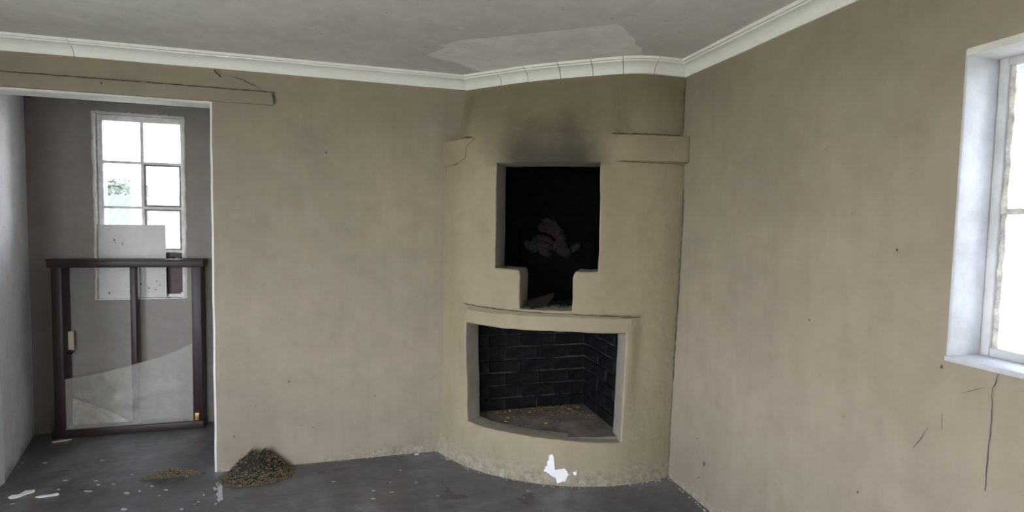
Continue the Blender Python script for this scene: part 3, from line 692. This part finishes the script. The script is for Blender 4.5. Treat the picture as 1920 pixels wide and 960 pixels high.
# ------------------------------------------------------------------ floor: paint marks, stains, scraps
def blot(px, mat, name='paint_mark', t=.0010, k=3, jit=.004):
    P = [onz(x, y) for x, y in px]; Q = []
    for a, b in zip(P, P[1:]+P[:1]):
        for i in range(k): Q.append(a.lerp(b, i/k)+Vector((random.uniform(-jit, jit), random.uniform(-jit, jit), 0)))
    return decal(name, Q, (0, 0, 1), mat, floor, t)
blot([(410, 893), (415, 893), (417, 905), (417, 925), (419, 937), (411, 938), (409, 930), (404, 929), (410, 921), (406, 917), (411, 912), (405, 907), (411, 902)], 'floor_paint', jit=.003)
for i in range(9): 
    x, y = random.uniform(396, 412), random.uniform(895, 945); blot([(x, y), (x+4, y-1), (x+6, y+1), (x+2, y+2)], 'floor_paint', jit=.002)
for (x, y, w, h) in ((238, 925, 14, 5), (233, 955, 12, 5), (84, 868, 9, 3), (122, 901, 10, 3), (184, 909, 9, 3), (285, 912, 8, 3), (312, 919, 10, 3), (262, 921, 6, 3), (372, 941, 6, 3), (382, 928, 5, 3), (350, 893, 6, 3), (165, 921, 16, 3), (212, 908, 9, 2), (248, 890, 8, 2), (192, 863, 8, 2), (700, 935, 10, 2), (535, 895, 9, 2), (735, 923, 10, 2), (780, 905, 6, 2), (110, 918, 6, 3), (43, 868, 6, 2), (35, 876, 5, 2), (340, 955, 9, 3), (180, 902, 9, 2), (625, 903, 8, 2), (700, 920, 7, 2), (820, 930, 6, 2)):
    blot([(x+w*.5*math.cos(6.283*i/7)*random.uniform(.7, 1.2), y+h*.5*math.sin(6.283*i/7)*random.uniform(.7, 1.2)) for i in range(7)], 'floor_paint', k=1, jit=.001)
rng = random.Random(4)
for i in range(26):
    x, y = rng.uniform(-2.0, 1.2), rng.uniform(2.4, 3.4); r = rng.uniform(.002, .007)
    decal('paint_mark', [Vector((x+r*rng.uniform(.6, 2)*math.cos(6.283*k/6), y+r*rng.uniform(.6, 1.2)*math.sin(6.283*k/6), 0)) for k in range(6)], (0, 0, 1), 'floor_paint', floor, .0008)
blot([(824, 930), (845, 926), (872, 928), (880, 934), (850, 937), (830, 935)], 'stain', 'floor_stain', t=.0003, k=5, jit=.008); blot([(828, 905), (838, 915), (850, 925), (834, 926), (836, 916)], 'stain', 'floor_stain', t=.0003, k=5, jit=.008)
blot([(972, 935), (985, 925), (1003, 924), (1000, 938), (985, 948), (978, 945)], 'stain', 'floor_stain', t=.0003, k=5, jit=.008)
blot([(0, 915), (45, 893), (95, 884), (135, 880), (100, 890), (50, 902), (0, 925)], 'stain', 'floor_stain', t=.0003, k=5, jit=.008)
blot([(590, 885), (640, 877), (670, 876), (640, 884), (600, 890)], 'stain', 'floor_stain', t=.0003, k=5, jit=.008)
def scrap(name, px, label, cat, mat, h=.004):
    P = [onz(x, y) for x, y in px]; c = sum(P, Vector())/len(P); bm = bmesh.new(); n_ = len(P); lo, hi = [], []
    for q, p in enumerate(P):
        lo.append(bm.verts.new((p.x, p.y, .0012))); hi.append(bm.verts.new((p.x, p.y, .0025+h*(.5+.5*math.sin(q*2.1)))))
    t = bm.verts.new((c.x, c.y, .003+h*.8)); b = bm.verts.new((c.x, c.y, .0012))
    for i in range(n_):
        j = (i+1) % n_; bm.faces.new((lo[i], lo[j], hi[j], hi[i])); bm.faces.new((hi[i], hi[j], t)); bm.faces.new((lo[j], lo[i], b))
    return tag(frombm(name, bm, mat), label, cat)
scrap('paper_scrap', [(15, 934), (22, 930), (34, 928), (48, 921), (66, 920), (64, 924), (52, 927), (42, 931), (30, 935), (20, 936)], 'bent torn strip of off-white paper on the grey floor', 'paper scrap', 'paper')
scrap('paper_scrap', [(66, 933), (80, 930), (98, 927), (108, 925), (111, 928), (106, 930), (90, 932), (74, 934)], 'thin straight sliver of white paper beside the bent torn strip', 'paper scrap', 'window_white')
scrap('wood_sliver', [(96, 829), (118, 826), (132, 823), (135, 825), (120, 828), (100, 831)], 'pale wood sliver lying at the foot of the loose frame', 'wood sliver', 'pale_wood', .006)
scrap('paper_scrap', [(777, 852), (785, 851), (785, 853), (778, 854)], 'tiny white paper chip at the foot of the beige wall', 'paper scrap', 'window_white', .003)

# crumbs of fallen plaster along the feet of the walls
bm = bmesh.new(); rng = random.Random(11)
def crumb(x, y, s):
    q = bmesh.ops.create_icosphere(bm, subdivisions=1, radius=s)
    sc = Vector((rng.uniform(.7, 1.4), rng.uniform(.7, 1.4), rng.uniform(.4, .9)))
    for v in q['verts']: v.co = Vector((v.co.x*sc.x, v.co.y*sc.y, v.co.z*sc.z+s*.3))*1+Vector((x, y, 0))
for i in range(150):
    u = rng.random(); P, n = front(u, 0, .004+abs(rng.gauss(0, .010))); crumb(min(P.x, XR-.01), min(P.y, YB-.01), rng.uniform(.0015, .006)*(1.6 if u > .93 else 1))
for i in range(70): crumb(rng.uniform(-.36, .48), YB-.008-abs(rng.gauss(0, .008)), rng.uniform(.0012, .0045))
for i in range(90): crumb(XR-.008-abs(rng.gauss(0, .010)), rng.uniform(1.9, 2.83), rng.uniform(.002, .007))
tag(frombm('plaster_crumbs', bm, 'crumb'), 'crumbs of fallen plaster along the feet of the walls', 'plaster crumbs', kind='stuff')

# ------------------------------------------------------------------ outside
bm = bmesh.new(); addbox(bm, (-60, -60, -.6), (60, 70, -.5))
M['dry_grass'] = simple('dry_grass', (.30, .28, .19), .95, .3, 2, .3)
tag(frombm('ground', bm, 'dry_grass'), 'dry grassy ground outside the windows', 'ground', kind='structure')
sh_ = tag(empty('corrugated_shed', (-6.5, 17, -.5)), 'low shed with a corrugated metal roof beyond the alcove window', 'shed')
bm = bmesh.new(); addbox(bm, (-10.5, 15.6, -.5), (-2.5, 19, 1.0)); frombm('wall', bm, 'shed_wall', sh_)
bm = bmesh.new(); n_ = 8*60; xs = [-10.8+8.6*i/n_ for i in range(n_+1)]; rowsv = []
for (y, z) in ((15.3, .95), (17.3, 2.15)): rowsv.append([bm.verts.new((x, y, z+.03*math.sin(2*math.pi*x/.18))) for x in xs])
for i in range(n_): bm.faces.new((rowsv[0][i], rowsv[0][i+1], rowsv[1][i+1], rowsv[1][i]))
bmesh.ops.solidify(bm, geom=bm.faces[:], thickness=.02); frombm('roof_sheet', bm, 'roof', sh_, 60)
bm = bmesh.new(); rowsv = []
for (y, z) in ((19.3, .95), (17.3, 2.15)): rowsv.append([bm.verts.new((x, y, z+.03*math.sin(2*math.pi*x/.18))) for x in xs])
for i in range(n_): bm.faces.new((rowsv[0][i], rowsv[0][i+1], rowsv[1][i+1], rowsv[1][i]))
bmesh.ops.solidify(bm, geom=bm.faces[:], thickness=.02); frombm('roof_sheet', bm, 'roof', sh_, 60)
def tree(c, h, w, label, seed):
    rng = random.Random(seed); root = tag(empty('tree', c), label, 'tree')
    bm = bmesh.new(); tube(bm, [Vector(c), Vector(c)+Vector((.1, 0, h*.3)), Vector(c)+Vector((0, .1, h*.6))], [.16, .12, .08], 8); frombm('trunk', bm, 'bark', root)
    bm = bmesh.new()
    for i in range(1600):
        v = Vector((rng.gauss(0, 1), rng.gauss(0, 1), rng.gauss(0, 1))).normalized()*rng.uniform(.6, 1)
        p = Vector(c)+Vector((v.x*w, v.y*w, h*.68+v.z*h*.32)); R = Matrix.Rotation(rng.uniform(0, 6.3), 3, v); l = rng.uniform(.08, .2)
        bm.faces.new([bm.verts.new(p+R@Vector(q)) for q in ((-l, 0, 0), (0, -l*.5, .03), (l, 0, 0), (0, l*.5, .03))])
    frombm('foliage', bm, 'leafy', root)['kind'] = 'stuff'
tree((-9.2, 24, -.5), 3.6, 1.6, 'small bushy tree behind the corrugated shed roof', 1)
tree((-4.9, 27, -.5), 3.3, 1.4, 'lower pale bushy tree behind the corrugated shed roof', 2)
